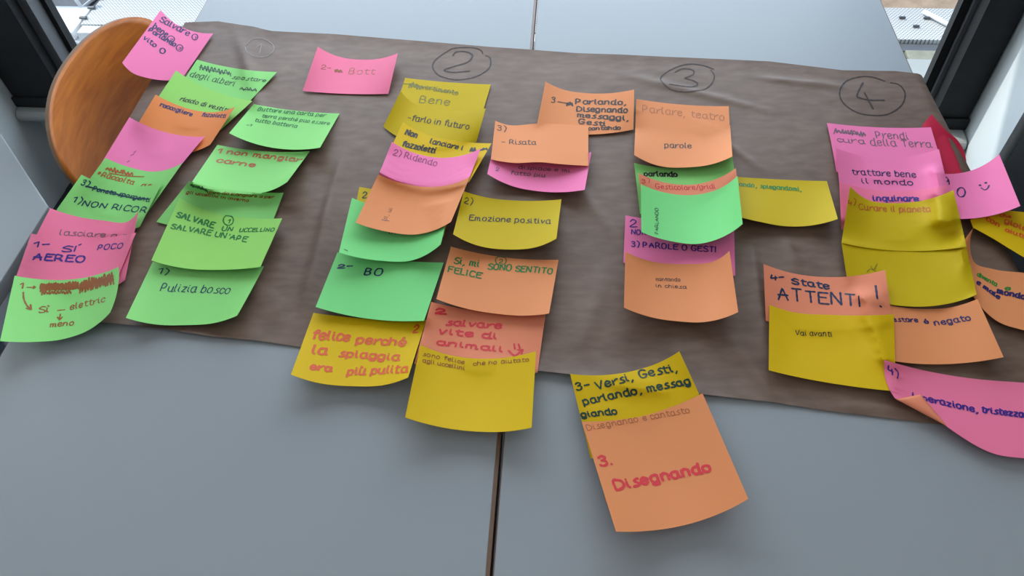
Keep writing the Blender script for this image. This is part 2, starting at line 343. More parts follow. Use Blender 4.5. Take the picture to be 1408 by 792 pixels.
# dark cabinet right of the side wall
e0 = un((1376, 214), -.30)
cab = empty('cabinet', (1.2, 1.05, 0)); tag(cab, 'black cabinet at the right edge beside the white wall', 'cabinet')
CAB = bmesh.new(); box(CAB, .995, 1.45, .70, 1.392, .02, 1.60, .004); bm_obj('body', CAB, mat('black_cabinet', (.012, .014, .012), .6, .3), cab)
bm = bmesh.new(); box(bm, .987, .995, .71, 1.043, .04, 1.58, .003); bm_obj('door', bm, M['frame'], cab)
bm = bmesh.new(); box(bm, .987, .995, 1.047, 1.382, .04, 1.58, .003); bm_obj('door', bm, M['frame'], cab)

# ------------------------------------------------------------------ kraft paper sheet
def catmull(pts, n):
    P = np.array(pts, float); d = np.r_[0, np.cumsum(np.linalg.norm(np.diff(P[:, :2], axis=0), axis=1))]
    t = d/d[-1]; q = np.linspace(0, 1, n) if np.isscalar(n) else np.asarray(n)
    m = np.gradient(P, t, axis=0, edge_order=2 if len(P) > 2 else 1) if len(P) > 2 else np.repeat((P[1:]-P[:1]), 2, 0)
    i = np.clip(np.searchsorted(t, q, side='right')-1, 0, len(P)-2); h = (t[i+1]-t[i])[:, None]; s = ((q-t[i])[:, None])/h
    return (2*s**3-3*s**2+1)*P[i]+(s**3-2*s**2+s)*h*m[i]+(-2*s**3+3*s**2)*P[i+1]+(s**3-s**2)*h*m[i+1]
topE = [(262, 33), (301, 32), (337, 38), (375, 45), (460, 49), (600, 61), (671, 67), (724, 70), (795, 75), (849, 77), (920, 81), (1057, 87), (1158, 99), (1230, 100), (1257, 103)]
botE = [(20, 432), (90, 442), (139, 447), (239, 458), (294, 466), (351, 470), (412, 478), (560, 493), (760, 517), (880, 532), (968, 546), (1060, 555), (1144, 567), (1303, 586), (1430, 600)]
tw = un(np.array(topE)); bw = un(np.array(botE))
def at_x(arr, x): return np.interp(x, arr[:, 0], arr[:, 1])
XPL, XPR = XL-.016, XR+.085
def paper_y(x):
    yt = at_x(tw, min(max(x, tw[0, 0]), tw[-1, 0])); yb = at_x(bw, min(max(x, bw[0, 0]), bw[-1, 0]))
    return yt, yb
def vnoise(x, y, seed=0):
    r_ = np.random.default_rng(seed); s = 0
    for k in range(14):
        a = r_.uniform(0, math.pi*2); f_ = r_.uniform(6, 34); s = s+np.sin((x*math.cos(a)+y*math.sin(a))*f_+r_.uniform(0, 6))/(f_/8)
    return s/4
def paper_z(x, y, v):
    z = .0016+.0012*np.clip(vnoise(x, y, 3), -1, 1.6)
    # long soft creases where the roll was flattened
    for cx_, cy_, ang, L_, w_, h_ in CRE:
        dx, dy = x-cx_, y-cy_; a = dx*math.cos(ang)+dy*math.sin(ang); b = -dx*math.sin(ang)+dy*math.cos(ang)
        z = z+h_*np.exp(-(b/w_)**2)*np.exp(-(a/L_)**4)
    edge = np.clip((v-.93)/.07, 0, 1); z = z+edge**2*(.0035+.004*np.sin(x*9+1))
    edge = np.clip((.05-v)/.05, 0, 1); z = z+edge**2*.002
    return np.maximum(z, .0006)
def pw(px, py): p = un((px, py)); return p[0], p[1]
CRE = []
for a, b, w_, h_ in (((330, 60), (385, 230), .012, .005), ((440, 200), (460, 160), .010, .004), ((455, 290), (420, 420), .012, .006), ((470, 225), (445, 310), .010, .004),
                     ((345, 40), (352, 110), .02, .004), ((1035, 350), (1050, 470), .008, .004), ((1080, 330), (1095, 370), .010, .003), ((880, 110), (1040, 150), .01, .003),
                     ((1050, 110), (1150, 120), .008, .003), ((960, 170), (1040, 230), .008, .003), ((790, 250), (850, 330), .012, .002), ((830, 380), (800, 480), .015, .003),
                     ((1010, 470), (1060, 545), .010, .003), ((1160, 560), (1290, 570), .008, .003), ((300, 330), (390, 440), .02, .002), ((385, 215), (450, 225), .02, .003)):
    A = np.array(pw(*a)); B = np.array(pw(*b)); c_ = (A+B)/2; d_ = B-A; CRE.append((c_[0], c_[1], math.atan2(d_[1], d_[0]), np.linalg.norm(d_)/2*1.1, w_, h_))
NX, NY = 420, 150
xs = np.linspace(XPL, XPR, NX); pv = []; PZ = None
for i, x in enumerate(xs):
    yt, yb = paper_y(x); v = np.linspace(0, 1, NY); y = yt+(yb-yt)*v
    z = paper_z(np.full(NY, x), y, v); X_ = np.full(NY, x)
    if x > XR:
        e = x-XR; rr = .012+.035*np.clip((1.30-y)/.4, 0, 1)
        a = np.minimum(e/rr, 1.45); X_ = XR+rr*np.sin(a)+(e-a*rr)*math.cos(1.45); z = z-(rr*(1-np.cos(a))+(e-a*rr)*math.sin(1.45))
    if x < XL:
        e = XL-x; z = z-e*e*3.0
    pv.append(np.stack([X_, y, z+TZ], -1))
pv = np.array(pv).reshape(-1, 3)
pf = [(i*NY+j, i*NY+j+1, (i+1)*NY+j+1, (i+1)*NY+j) for i in range(NX-1) for j in range(NY-1)]
kraft = mesh_obj('kraft_paper', pv, pf, M['kraft'], None, True)
tag(kraft, 'large crinkled brown paper sheet spread across both tables', 'paper')

# ------------------------------------------------------------------ sticky notes
# stack order: for every line of sight the height of the topmost surface so far; a new sheet keeps above it, so sheets never cross
PW, PH, PO = 1540, 760, 40
def base_height():
    ii, jj = np.meshgrid(np.arange(PW)-PO, np.arange(PH)-PO, indexing='ij'); q = np.stack([ii, jj], -1).astype(float)
    P = un(q, .001); gx, gy = P[..., 0], P[..., 1]; Z0 = np.full(ii.shape, -.2)
    Z0[(gx > XL) & (gx < XR)] = .0004
    yt_ = np.interp(gx, tw[:, 0], tw[:, 1]); yb_ = np.interp(gx, bw[:, 0], bw[:, 1])
    inp = (gx > XPL-.004) & (gx < XR+.002) & (gy < yt_+.004) & (gy > yb_-.004)
    for _ in range(3):
        z = paper_z(gx, gy, (yt_-gy)/(yt_-yb_)); P = un(q, z); gx, gy = P[..., 0], P[..., 1]
    e = np.maximum(XL-gx, 0); z = z-3*e*e; Z0[inp] = z[inp]; return Z0
H = base_height()
def splat(px, z):
    i = np.round(px[..., 0]+PO).astype(int); j = np.round(px[..., 1]+PO).astype(int)
    ok = (i >= 0) & (i < PW) & (j >= 0) & (j < PH); np.maximum.at(H, (i[ok], j[ok]), z[ok])
def lower_surface(px):
    """height below the sheet, grown by two pixels and softened"""
    i0 = max(int(px[..., 0].min())+PO-12, 0); i1 = min(int(px[..., 0].max())+PO+12, PW); j0 = max(int(px[..., 1].min())+PO-12, 0); j1 = min(int(px[..., 1].max())+PO+12, PH)
    A0 = H[i0:i1, j0:j1]; A = A0
    for ax in (0, 1):
        B = A
        for k in (-4, -3, -2, -1, 1, 2, 3, 4): B = np.maximum(B, np.roll(A, k, ax))
        A = B
    on = A > -.1; S_ = np.where(on, A, 0.0)
    for ax in (0, 1): S_ = sum(np.roll(S_, k, ax) for k in range(-3, 4))/7
    S_ = np.where(on, np.maximum(S_, A0), -.2)
    i = np.clip(np.round(px[..., 0]+PO).astype(int)-i0, 0, i1-i0-1); j = np.clip(np.round(px[..., 1]+PO).astype(int)-j0, 0, j1-j0-1); return S_[i, j]
def edge_heights(pts, zmin, cmax=.05):
    pts = np.array(pts, float)
    def zs(c):
        A = un(pts[0], c); B = un(pts[-1], c); n = np.array([-(B-A)[1], (B-A)[0]]); out = [c]
        for p in pts[1:-1]:
            lo, hi = -.05, .2                     # height at which the ray crosses the vertical plane through both ends
            f0 = (un(p, lo)[:2]-A[:2])@n; f1 = (un(p, hi)[:2]-A[:2])@n
            out.append(lo+(hi-lo)*(-f0)/(f1-f0) if abs(f1-f0) > 1e-9 else c)
        return np.array(out+[c])
    lo, hi = zmin, cmax
    if zs(lo).min() >= zmin-1e-5: return zs(lo)
    for _ in range(30):
        m_ = (lo+hi)/2
        if zs(m_).min() < zmin: lo = m_
        else: hi = m_
    return np.maximum(zs(hi), zmin)
NU, NV = 41, 33
class Note: pass
NOTES = {}
def note(key, colour, top, bottom, label, zt=.001, zb=.006, group=None, left=None, right=None, zts=None, zbs=None, power=1.5, lift=0, gap=.0007, name='sticky_note', smooth=220):
    """top and bottom: lists of photo pixels from left to right; heights follow from how far each edge bows in the photo"""
    U_ = np.linspace(0, 1, NU); V_ = np.linspace(0, 1, NV); zb = zb*1.6 if zb > .0045 else zb
    th = np.array(zts)/1000 if zts else edge_heights(top, zt); bh = np.array(zbs)/1000 if zbs else edge_heights(bottom, zb)
    if not zbs and zb <= .004: bh = np.minimum(bh, zb+.002)     # lower edge pressed down under the next sheet
    T = catmull([(*p, h*1000) for p, h in zip(top, th)], U_); B = catmull([(*p, h*1000) for p, h in zip(bottom, bh)], U_)
    S = T[:, None, :]*(1-V_)[None, :, None]+B[:, None, :]*V_[None, :, None]
    zw = V_**power; S[..., 2] = T[:, None, 2]*(1-zw)[None, :]+B[:, None, 2]*zw[None, :]+lift*1000*np.sin(np.pi*V_)[None, :]
    for side, wgt in ((left, 1-U_), (right, U_)):
        if side:
            i0 = 0 if side is left else -1
            C = catmull([tuple(S[i0, 0, :2])]+list(side)+[tuple(S[i0, -1, :2])], V_); S[..., :2] += (C-S[i0, :, :2])[None]*wgt[:, None, None]
    px = S[..., :2]; zp = S[..., 2]/1000
    z = zp.copy()
    lo_ = np.maximum(lower_surface(px)+gap, zp); z = lo_.copy()
    for it in range(smooth):
        zz = np.pad(z, 1, mode='reflect', reflect_type='odd'); avg = (zz[:-2, 1:-1]+zz[2:, 1:-1]+zz[1:-1, :-2]+zz[1:-1, 2:])/4
        z = np.maximum(.975*avg+.025*zp, lo_)
    P = un(px, z)
    # dense copy into the height field
    K = 6; u2 = np.linspace(0, NU-1, (NU-1)*K+1); v2 = np.linspace(0, NV-1, (NV-1)*K+1)
    def dense(A):
        i = np.minimum(u2.astype(int), NU-2); fu = (u2-i)[:, None, None]; A1 = A[i]*(1-fu)+A[i+1]*fu
        j = np.minimum(v2.astype(int), NV-2); fv = (v2-j)[None, :, None]; return A1[:, j]*(1-fv)+A1[:, j+1]*fv
    splat(dense(px), dense(z[..., None])[..., 0])
    verts = P.reshape(-1, 3)+np.array([0, 0, TZ]); c = verts.mean(0); c = np.array([c[0], c[1], verts[:, 2].min()])
    faces = [(i*NV+j, i*NV+j+1, (i+1)*NV+j+1, (i+1)*NV+j) for i in range(NU-1) for j in range(NV-1)]
    o = mesh_obj(name, verts-c, faces, M[colour], None, True); o.location = c
    so = o.modifiers.new('thickness', 'SOLIDIFY'); so.thickness = .00022; so.offset = -1; es = o.modifiers.new('crisp_rim', 'EDGE_SPLIT'); es.split_angle = math.radians(50)
    tag(o, label, 'sticky note', group)
    n = Note(); n.o = o; n.px = px; n.P = P+np.array([0, 0, TZ]); n.c = c; n.ink = {}; NOTES[key] = n
    bpy.context.view_layer.update()
    return n
def bil(A, u, v):
    fu = np.clip(u, 0, 1)*(NU-1); fv = np.clip(v, 0, 1)*(NV-1); i = np.minimum(fu.astype(int), NU-2); j = np.minimum(fv.astype(int), NV-2); a = (fu-i)[:, None]; b = (fv-j)[:, None]
    return (A[i, j]*(1-a)*(1-b)+A[i+1, j]*a*(1-b)+A[i, j+1]*(1-a)*b+A[i+1, j+1]*a*b)
def invert(n, q):
    q = np.asarray(q, float); d = ((n.px[None]-q[:, None, None])**2).sum(-1).reshape(len(q), -1).argmin(1)
    u = (d//NV)/(NU-1); v = (d % NV)/(NV-1); u = u.astype(float); v = v.astype(float); e = .02
    for _ in range(6):
        u0 = np.clip(u, 0, 1-e); v0 = np.clip(v, 0, 1-e)
        F = bil(n.px, u, v)-q; Fu = (bil(n.px, u0+e, v)-bil(n.px, u0, v))/e; Fv = (bil(n.px, u, v0+e)-bil(n.px, u, v0))/e
        D = Fu[:, 0]*Fv[:, 1]-Fu[:, 1]*Fv[:, 0]; D = np.where(abs(D) < 1e-6, 1e-6, D)
        u = np.clip(u-(F[:, 0]*Fv[:, 1]-F[:, 1]*Fv[:, 0])/D, .004, .996); v = np.clip(v-(Fu[:, 0]*F[:, 1]-Fu[:, 1]*F[:, 0])/D, .004, .996)
    return u, v
def stroke(n, ink, pts, wpx):
    pts = np.array(pts, float)
    if len(pts) < 2: return
    L_ = np.linalg.norm(np.diff(pts, axis=0), axis=1).sum(); k = max(2, int(L_/1.1)+2)
    d = np.r_[0, np.cumsum(np.linalg.norm(np.diff(pts, axis=0), axis=1))]
    if d[-1] < .05: return
    t = np.linspace(0, d[-1], k); q = np.stack([np.interp(t, d, pts[:, 0]), np.interp(t, d, pts[:, 1])], -1)
    if isinstance(n, Note):
        u, v = invert(n, q); P = bil(n.P, u, v); e = .01
        u0 = np.clip(u, 0, 1-e); v0 = np.clip(v, 0, 1-e)
        N_ = np.cross(bil(n.P, u0+e, v)-bil(n.P, u0, v), bil(n.P, u, v0+e)-bil(n.P, u, v0)); N_ /= np.linalg.norm(N_, axis=1)[:, None]+1e-12; N_[((CAM-P)*N_).sum(1) < 0] *= -1
        c = n.c; store = n.ink
    else:
        P = un(q); yt2 = np.interp(P[:, 0], tw[:, 0], tw[:, 1]); yb2 = np.interp(P[:, 0], bw[:, 0], bw[:, 1])
        P[:, 2] = paper_z(P[:, 0], P[:, 1], (yt2-P[:, 1])/(yt2-yb2))+TZ+.0002; N_ = np.tile([0, 0, 1.], (len(P), 1)); c = np.zeros(3); store = n
    T_ = np.gradient(P, axis=0); S_ = np.cross(T_, N_); S_ /= np.linalg.norm(S_, axis=1)[:, None]+1e-12
    hw = wpx/2*np.linalg.norm(P-CAM, axis=1)/FPX; hw = hw*(1+.12*np.sin(np.arange(len(P))*.9+rng.uniform(0, 6)))
    # rounded ends
    T0 = T_[0]/(np.linalg.norm(T_[0])+1e-12); T1 = T_[-1]/(np.linalg.norm(T_[-1])+1e-12)
    off = .00028+.00007*(store.setdefault('_k', 0) % 3); store['_k'] += 1
    P = P+N_*off; V = [P[0]-T0*hw[0]*.9]
    for i in range(len(P)): V += [P[i]-S_[i]*hw[i], P[i]+S_[i]*hw[i]]
    V.append(P[-1]+T1*hw[-1]*.9)
    vs, fs = store.setdefault(ink, ([], [])); b = len(vs); vs += [v_-c for v_ in V]
    fs.append((b, b+1, b+2)); m_ = len(P)
    for i in range(m_-1): fs.append((b+1+2*i, b+3+2*i, b+4+2*i, b+2+2*i))
    fs.append((b+2*m_-1, b+2*m_+1, b+2*m_))

# single-stroke hand lettering: strokes of x,y digit pairs; base line y=2, x-height y=6, capitals y=9; '|' after the advance width; capitals straight
GL = {
 'a': '4|36 16 05 03 12 22 33 36/36 33 42', 'b': '4|09 02/04 16 26 35 33 22 12 03', 'c': '3|35 26 16 05 03 12 22 33', 'd': '4|36 16 05 03 12 22 33/39 32 42', 'e': '3.5|04 24.2 35 26 16 05 03 12 22 33',
 'f': '3|38 29 18 17 12/06 36', 'g': '4|36 16 05 03 12 22 33 36/36 31 20 10 01', 'h': '4|09 02/04 16 26 35 32', 'i': '1.6|06 03 12/08 08.4', 'j': '2|16 11 00/18 18.4', 'k': '3.5|09 02/36 04 32', 'l': '1.8|09 03 12',
 'm': '5.5|06 02/05 16 25 22/25 36 45 42 52', 'n': '4|06 02/04 16 26 35 32', 'o': '4|16 05 03 12 22 33 35 26 16', 'p': '4|06 00/05 16 26 35 33 22 12 03', 'q': '4|36 16 05 03 12 22 33/36 30', 'r': '3|06 02/04 15 26 36',
 's': '3.2|36 26 15 24 33 22 12 02', 't': '3|18 13 22 32/06 36', 'u': '4|06 03 12 22 33 36/36 32 42', 'v': '3.5|06 12 36', 'w': '5|06 12 25 32 46', 'x': '3.5|06 32/36 02', 'y': '4|06 13/36 10 00', 'z': '3.5|06 36 02 32',
 'A': '5|02 29 42/05 45', 'B': '4.5|02 09 29 38 26 06/26 35 33 22 02', 'C': '4.5|48 39 19 07 04 12 32 43', 'D': '5|02 09 29 47 44 22 02', 'E': '4.2|49 09 02 42/06 36', 'F': '4|49 09 02/06 36', 'G': '5|48 39 19 07 04 12 32 44 45 25',
 'I': '1.6|09 02', 'L': '4|09 02 32', 'M': '5.5|02 09 25 49 42', 'N': '5|02 09 42 49', 'O': '5|29 19 07 04 12 32 44 47 39 29', 'P': '4.5|02 09 29 38 37 25 05', 'R': '4.6|02 09 29 38 37 25 05/25 42', 'S': '4.2|48 29 18 07 16 35 43 32 12 03',
 'T': '4.6|09 49/29 22', 'U': '4.8|09 04 12 32 44 49', 'V': '4.6|09 22 49', 'Z': '4|09 39 02 42',
 '1': '3|07 29 22', '2': '4|07 19 29 38 36 02 42', '3': '4|08 19 29 38 26 16/26 35 33 22 12 03', '4': '4.4|19 05 45/37 32', '9': '4|37 29 19 07 15 25 37 32',
 ')': '2.4|010 28 25 11', ',': '2|12 00', '.': '1.6|02 02.4', '-': '3.6|05 35', "'": '1.5|19 17', '!': '2|09 04/02 02.4', '/': '3|01 310', '?': '4|08 19 29 38 26 14/12 12.4', '*': '3.6|18 14/07 25/27 05', ':': '1.6|05 05.3/02 02.3',
 'ù': '4|06 03 12 22 33 36/36 32 42/09 17.5', 'ì': '1.8|06 03 12/010 18', 'í': '1.8|06 03 12/18 210', 'é': '3.5|04 34 35 26 16 05 03 12 22 33/18 29.5', 'Í': '2|09 02/110 211', '>': '4|05 45/37 45 33', ' ': '2.6|'}
def glyph(ch):
    adv, body = GL[ch].split('|'); st = []
    for s in body.split('/'):
        if s: st.append([(float(p[0]), float(p[1:])) for p in s.split()])
    return float(adv), st
SM = set('abcdefghjlmnopqrstuyCDGJOPRSU2369?)éìùíB')
def smooth_pts(P):
    P = np.array(P, float)
    if len(P) < 3: return P
    out = []
    for i in range(len(P)-1):
        p0 = P[max(i-1, 0)]; p1 = P[i]; p2 = P[i+1]; p3 = P[min(i+2, len(P)-1)]
        for t in (0, .25, .5, .75): out.append(.5*((2*p1)+(-p0+p2)*t+(2*p0-5*p1+4*p2-p3)*t*t+(-p0+3*p1-3*p2+p3)*t**3))
    out.append(P[-1]); return np.array(out)
def write(key, ink, txt, x0, y0, x1, y1, cap, pen=1.5, slant=None, jit=.35, sag=0):
    n = NOTES[key] if isinstance(key, str) else key
    pen = pen*(1.15 if pen >= 1.9 else 1.0)
    base = np.array([x1-x0, y1-y0], float); L_ = np.linalg.norm(base); bdir = base/L_
    if slant is None and isinstance(n, Note):
        u, v = invert(n, [((x0+x1)/2, (y0+y1)/2)]); a = bil(n.px, u, np.clip(v-.15, 0, 1))[0]-bil(n.px, u, np.clip(v+.15, 0, 1))[0]; up = a/np.linalg.norm(a)
    else: up = np.array(slant if slant is not None else (0, -1.), float)
    adv = [glyph(c)[0]+(.9 if c != ' ' else 0) for c in txt]; tot = sum(adv)-.9; k = L_/tot; hk = cap/8.0; x = 0
    for c, a in zip(txt, adv):
        _, st = glyph(c); jx, jy = rng.uniform(-jit, jit, 2)*.5; sc = 1+rng.uniform(-.07, .07)
        for s in st:
            s = np.array(s, float)
            if c.islower(): s[:, 1] = np.where(s[:, 1] <= 2, s[:, 1], np.where(s[:, 1] <= 6, 2+(s[:, 1]-2)*1.25, 7+(s[:, 1]-6)*.75))
            s = s+rng.uniform(-.16, .16, (len(s), 2))*jit*1.6
            if c in SM: s = smooth_pts(s)
            f = (x+s[:, 0]+jx)*k
            q = np.array([x0, y0])+f[:, None]*bdir+((s[:, 1]-2+jy*.6)*hk*sc)[:, None]*up
            q[:, 1] += sag*np.sin(np.pi*np.clip(f/L_, 0, 1)); stroke(n, ink, q, pen)
        x += a
def scribble(key, ink, x0, y0, x1, y1, h, pen=1.4, turns=9):
    n = NOTES[key]; t = np.linspace(0, 1, turns*2+1); x = x0+(x1-x0)*t; y = y0+(y1-y0)*t+np.where(np.arange(len(t)) % 2, -h, 0)+rng.uniform(-h*.2, h*.2, len(t))
    stroke(n, ink, smooth_pts(np.stack([x+rng.uniform(-1, 1, len(t)), y], -1)), pen)
    stroke(n, ink, [(x0, y0-h*.55), ((x0+x1)/2, (y0+y1)/2-h*.3), (x1, y1-h*.5)], pen)
def line(key, ink, pts, pen=1.5, sm=True): n = NOTES[key] if isinstance(key, str) else key; stroke(n, ink, smooth_pts(pts) if sm else pts, pen*1.12)
def ring(key, ink, cx_, cy_, rx, ry, pen=1.3):
    a = np.linspace(.3, 6.5, 22); n = NOTES[key]; stroke(n, ink, np.stack([cx_+rx*np.cos(a), cy_-ry*np.sin(a)], -1), pen)

G1 = 'sticky notes in the far left column'; G2 = 'green sticky notes in the second column'; G3 = 'sticky notes under circled number two'; G4 = 'sticky notes right of the middle'; G5 = 'sticky notes under circled number three'; G6 = 'sticky notes under circled number four'
# --- far left column (from the back to the front)
note('A0', 'pink', [(221, 14), (239, 31), (259, 41), (293, 46)], [(168, 86), (182, 100), (202, 107), (250, 109)], 'pink note with purple writing hanging over the orange-brown chair back, farthest of the left column', zts=[36, 26, 17, 8], zbs=[36, 28, 18, 3], group=G1)
note('A1', 'green', [(271, 82), (324, 94), (381, 99)], [(222, 158), (275, 166), (322, 162)], 'green note with crossed-out grey-green words at the top of the left column', zb=.003, group=G1)
note('A2', 'lime', [(242, 97), (285, 121), (347, 139)], [(200, 160), (245, 172), (304, 178)], 'lime note with black writing directly above the orange note of the left column', zb=.004, group=G1)
note('A3', 'deep', [(214, 130), (238, 142), (265, 151), (298, 154), (323, 147)], [(174, 196), (215, 212), (268, 208), (289, 199)], 'orange note with dark blue writing and a red glowing corner in the left column', zbs=[1, 3, 8, 13], group=G1)
note('A4', 'pink', [(178, 161), (221, 180), (255, 187), (281, 188)], [(126, 246), (175, 262), (228, 252)], 'nearly blank pink note in the left column between orange and green notes', zb=.004, group=G1)
note('A5', 'green', [(145, 217), (182, 231), (212, 236), (251, 224)], [(98, 280), (145, 295), (200, 296)], 'green note with rust-brown writing directly below the blank pink note', zb=.004, group=G1)
note('A6', 'green', [(112, 240), (165, 257), (223, 251)], [(64, 308), (130, 322), (192, 312)], 'green note with a struck-out line and teal capitals in the left column', zb=.004, group=G1)
note('A7', 'rose', [(69, 286), (103, 297), (141, 303), (177, 304), (190, 291)], [(24, 374), (90, 398), (157, 394), (172, 385)], 'pink note with faint purple writing, upper of the two lower-left pink notes', zb=.004, group=G1)
note('A8', 'rose', [(43, 321), (110, 328), (187, 320)], [(18, 392), (90, 408), (156, 396)], 'pink note with big blue capitals near the left edge of the paper', zb=.004, group=G1)
note('A9', 'green', [(20, 379), (55, 384), (88, 385), (125, 380), (163, 367)], [(0, 469), (50, 470), (83, 467), (125, 452), (151, 430)], 'green note with brown scribbles and arrows, nearest of the left column', zb=.008, group=G1, right=[(160, 405)])
# --- second column, all green
note('B1', 'green', [(349, 143), (405, 152), (467, 156)], [(315, 183), (352, 198), (390, 205), (440, 203)], 'green note with four short green lines, farthest of the second column', zb=.008, group=G2)
note('B2', 'green', [(299, 199), (362, 208), (426, 208)], [(264, 250), (298, 262), (332, 266), (372, 262), (395, 250)], 'green note with thick brown writing about meat, second from the back in the second column', zb=.010, group=G2)
note('B3', 'green', [(260, 249), (325, 262), (390, 265)], [(215, 305), (295, 318), (372, 312)], 'green note half hidden with small brown writing between two green notes', zb=.002, group=G2)
note('B5', 'green', [(210, 360), (285, 368), (363, 366)], [(173, 437), (214, 446), (256, 447), (295, 444), (326, 434)], 'green note with two dark words, nearest of the second column', zb=.007, group=G2, right=[(345, 400)])
note('B4', 'lime', [(247, 272), (285, 290), (332, 299), (388, 300)], [(208, 358), (255, 369), (302, 371), (358, 367)], 'green note with green capitals and a circled one in the second column', zb=.007, group=G2)
# --- lone pink
note('C0', 'rose', [(437, 64), (463, 77), (498, 82), (525, 80), (547, 73)], [(416, 125), (476, 129), (534, 129)], 'lone pink note with faint brown writing lying at the back left of the paper', zb=.004)
# --- column two
note('D1', 'yellow', [(557, 107), (615, 113), (675, 116)], [(540, 160), (600, 172), (662, 160)], 'yellow note with olive writing just below the circled number two', zb=.002, group=G3)
note('D2', 'yellow', [(551, 125), (567, 141), (592, 149), (630, 152), (668, 149)], [(527, 174), (545, 187), (600, 203), (655, 195)], 'yellow note with thin black words, directly below the olive written one', zb=.004, group=G3)
note('D3', 'gold', [(554, 168), (587, 185), (630, 194), (676, 197)], [(522, 236), (585, 256), (645, 250)], 'yellow note with bold black writing and blotted words above the pink one', zb=.005, group=G3)
note('D6', 'yellow', [(494, 257), (560, 268), (622, 278)], [(480, 330), (545, 345), (610, 325)], 'yellow note almost hidden with only a corner and a two showing', zb=.003, group=G3)
note('D9', 'gold', [(431, 430), (500, 438), (586, 440)], [(400, 515), (440, 527), (485, 531), (530, 529), (561, 519)], 'yellow note with thick red-orange writing at the lower edge of the paper', zb=.010, group=G3)
note('D8', 'mint', [(464, 347), (535, 357), (610, 361)], [(434, 422), (505, 438), (583, 441)], 'green note with a blue two and two blue capitals', zb=.006, group=G3)
note('D7', 'mint', [(484, 272), (550, 288), (620, 278)], [(466, 347), (519, 358), (570, 357), (606, 336)], 'green note under the curled orange note with its writing hidden', zb=.007, group=G3)
note('D4', 'pink', [(539, 195), (566, 209), (609, 217), (639, 213), (661, 204)], [(512, 262), (580, 280), (638, 264)], 'pink note with purple-red handwriting in the column under number two', zb=.004, group=G3)
note('D5', 'orange', [(520, 240), (553, 252), (592, 257), (622, 253), (646, 243)], [(489, 306), (530, 318), (575, 322), (620, 305)], 'orange note with a tiny upright scribble overlapping pink and green notes', zb=.009, group=G3)
note('D10', 'pink', [(676, 213), (740, 222), (813, 209)], [(670, 239), (702, 255), (741, 263), (804, 261)], 'pink note with small grey writing poking out under an orange one', zb=.006, group=G4)
note('E1', 'orange', [(750, 112), (774, 123), (806, 128), (840, 128), (872, 123)], [(737, 178), (800, 185), (871, 178)], 'orange note with an arrow and black list of words behind the other orange note', zb=.004, group=G4)
note('D11', 'orange', [(681, 166), (695, 171), (740, 170), (809, 173)], [(675, 219), (707, 224), (741, 223), (775, 226), (809, 228)], 'orange note with one short black word between pink and yellow notes', zb=.012, group=G4, lift=.002)
note('D12', 'yellow', [(638, 263), (667, 271), (716, 276), (772, 274)], [(623, 322), (655, 337), (699, 343), (740, 339), (765, 328)], 'yellow note with thin black writing about a positive emotion', zb=.008, group=G4)
note('D14', 'salmon', [(593, 415), (668, 429), (750, 432)], [(570, 500), (650, 520), (739, 512)], 'salmon note with red marker writing and a smiley', zb=.003, group=G4)
note('D13', 'orange', [(620, 339), (687, 353), (768, 357)], [(600, 411), (640, 424), (680, 431), (720, 434), (755, 431)], 'orange note with green capitals and a circled two', zb=.007, group=G4)
note('D15', 'gold', [(578, 474), (610, 486), (655, 493), (700, 491), (737, 483)], [(557, 574), (600, 586), (650, 593), (700, 593), (731, 588)], 'large yellow note with small brown writing, lying over the gap between the tables', zb=.012, group=G4)
# --- column three
note('E2', 'orange', [(875, 136), (940, 144), (1002, 146)], [(873, 190), (940, 205), (1005, 200)], 'orange note with faint pencil-like writing at the top of column three', zb=.002, group=G5)
note('E9', 'yellow', [(1012, 243), (1077, 247), (1137, 249)], [(1019, 299), (1045, 305), (1080, 311), (1115, 310), (1152, 301)], 'yellow note with a green cut-off line right of the green notes', zb=.007, group=G5)
note('E7', 'pink', [(860, 296), (935, 304), (1009, 298)], [(857, 361), (935, 378), (1011, 379)], 'pink note with blue capitals between green and orange notes of column three', zb=.003, group=G5)
note('E4', 'green', [(872, 224), (940, 230), (1007, 213)], [(880, 294), (945, 300), (1016, 290)], 'green note with one dark word, mostly covered, in column three', zb=.003, group=G5)
note('E3', 'orange', [(874, 167), (940, 171), (1004, 172)], [(872, 213), (906, 228), (946, 230), (978, 226), (1007, 215)], 'orange note with one thin black word at its middle in column three', zb=.008, group=G5)
note('E5', 'salmon', [(878, 238), (920, 252), (959, 253), (990, 244), (1012, 231)], [(884, 290), (945, 300), (1016, 276)], 'salmon note reduced to a narrow strip with red writing on the green', zb=.003, group=G5)
note('E8', 'orange', [(860, 346), (887, 357), (944, 363), (982, 359), (1003, 345)], [(858, 423), (895, 436), (935, 442), (966, 443), (1015, 429)], 'orange note with tiny two-line writing, nearest in column three', zb=.010, group=G5)
note('E6', 'mint', [(881, 253), (915, 265), (955, 268), (990, 259), (1014, 242)], [(882, 319), (920, 331), (963, 335), (1003, 321), (1021, 308)], 'large green note with faint sideways word in column three', zb=.012, group=G5)
note('E11', 'deep', [(803, 560), (880, 560), (966, 541)], [(833, 690), (930, 700), (1020, 676)], 'orange note hidden under the red-lettered one, only a left sliver seen', zb=.002, group='notes lying on the bare table')
note('E10', 'gold', [(784, 514), (822, 516), (866, 511), (905, 499), (934, 483)], [(812, 630), (900, 620), (983, 588)], 'yellow note with thick dark green writing lying on the bare right table', zb=.004, group='notes lying on the bare table')
note('E12', 'orange', [(800, 580), (842, 578), (884, 572), (925, 559), (966, 541)], [(847, 731), (890, 730), (937, 723), (985, 708), (1029, 686)], 'big orange note with red marker word lying on the bare right table', zb=.012, group='notes lying on the bare table')
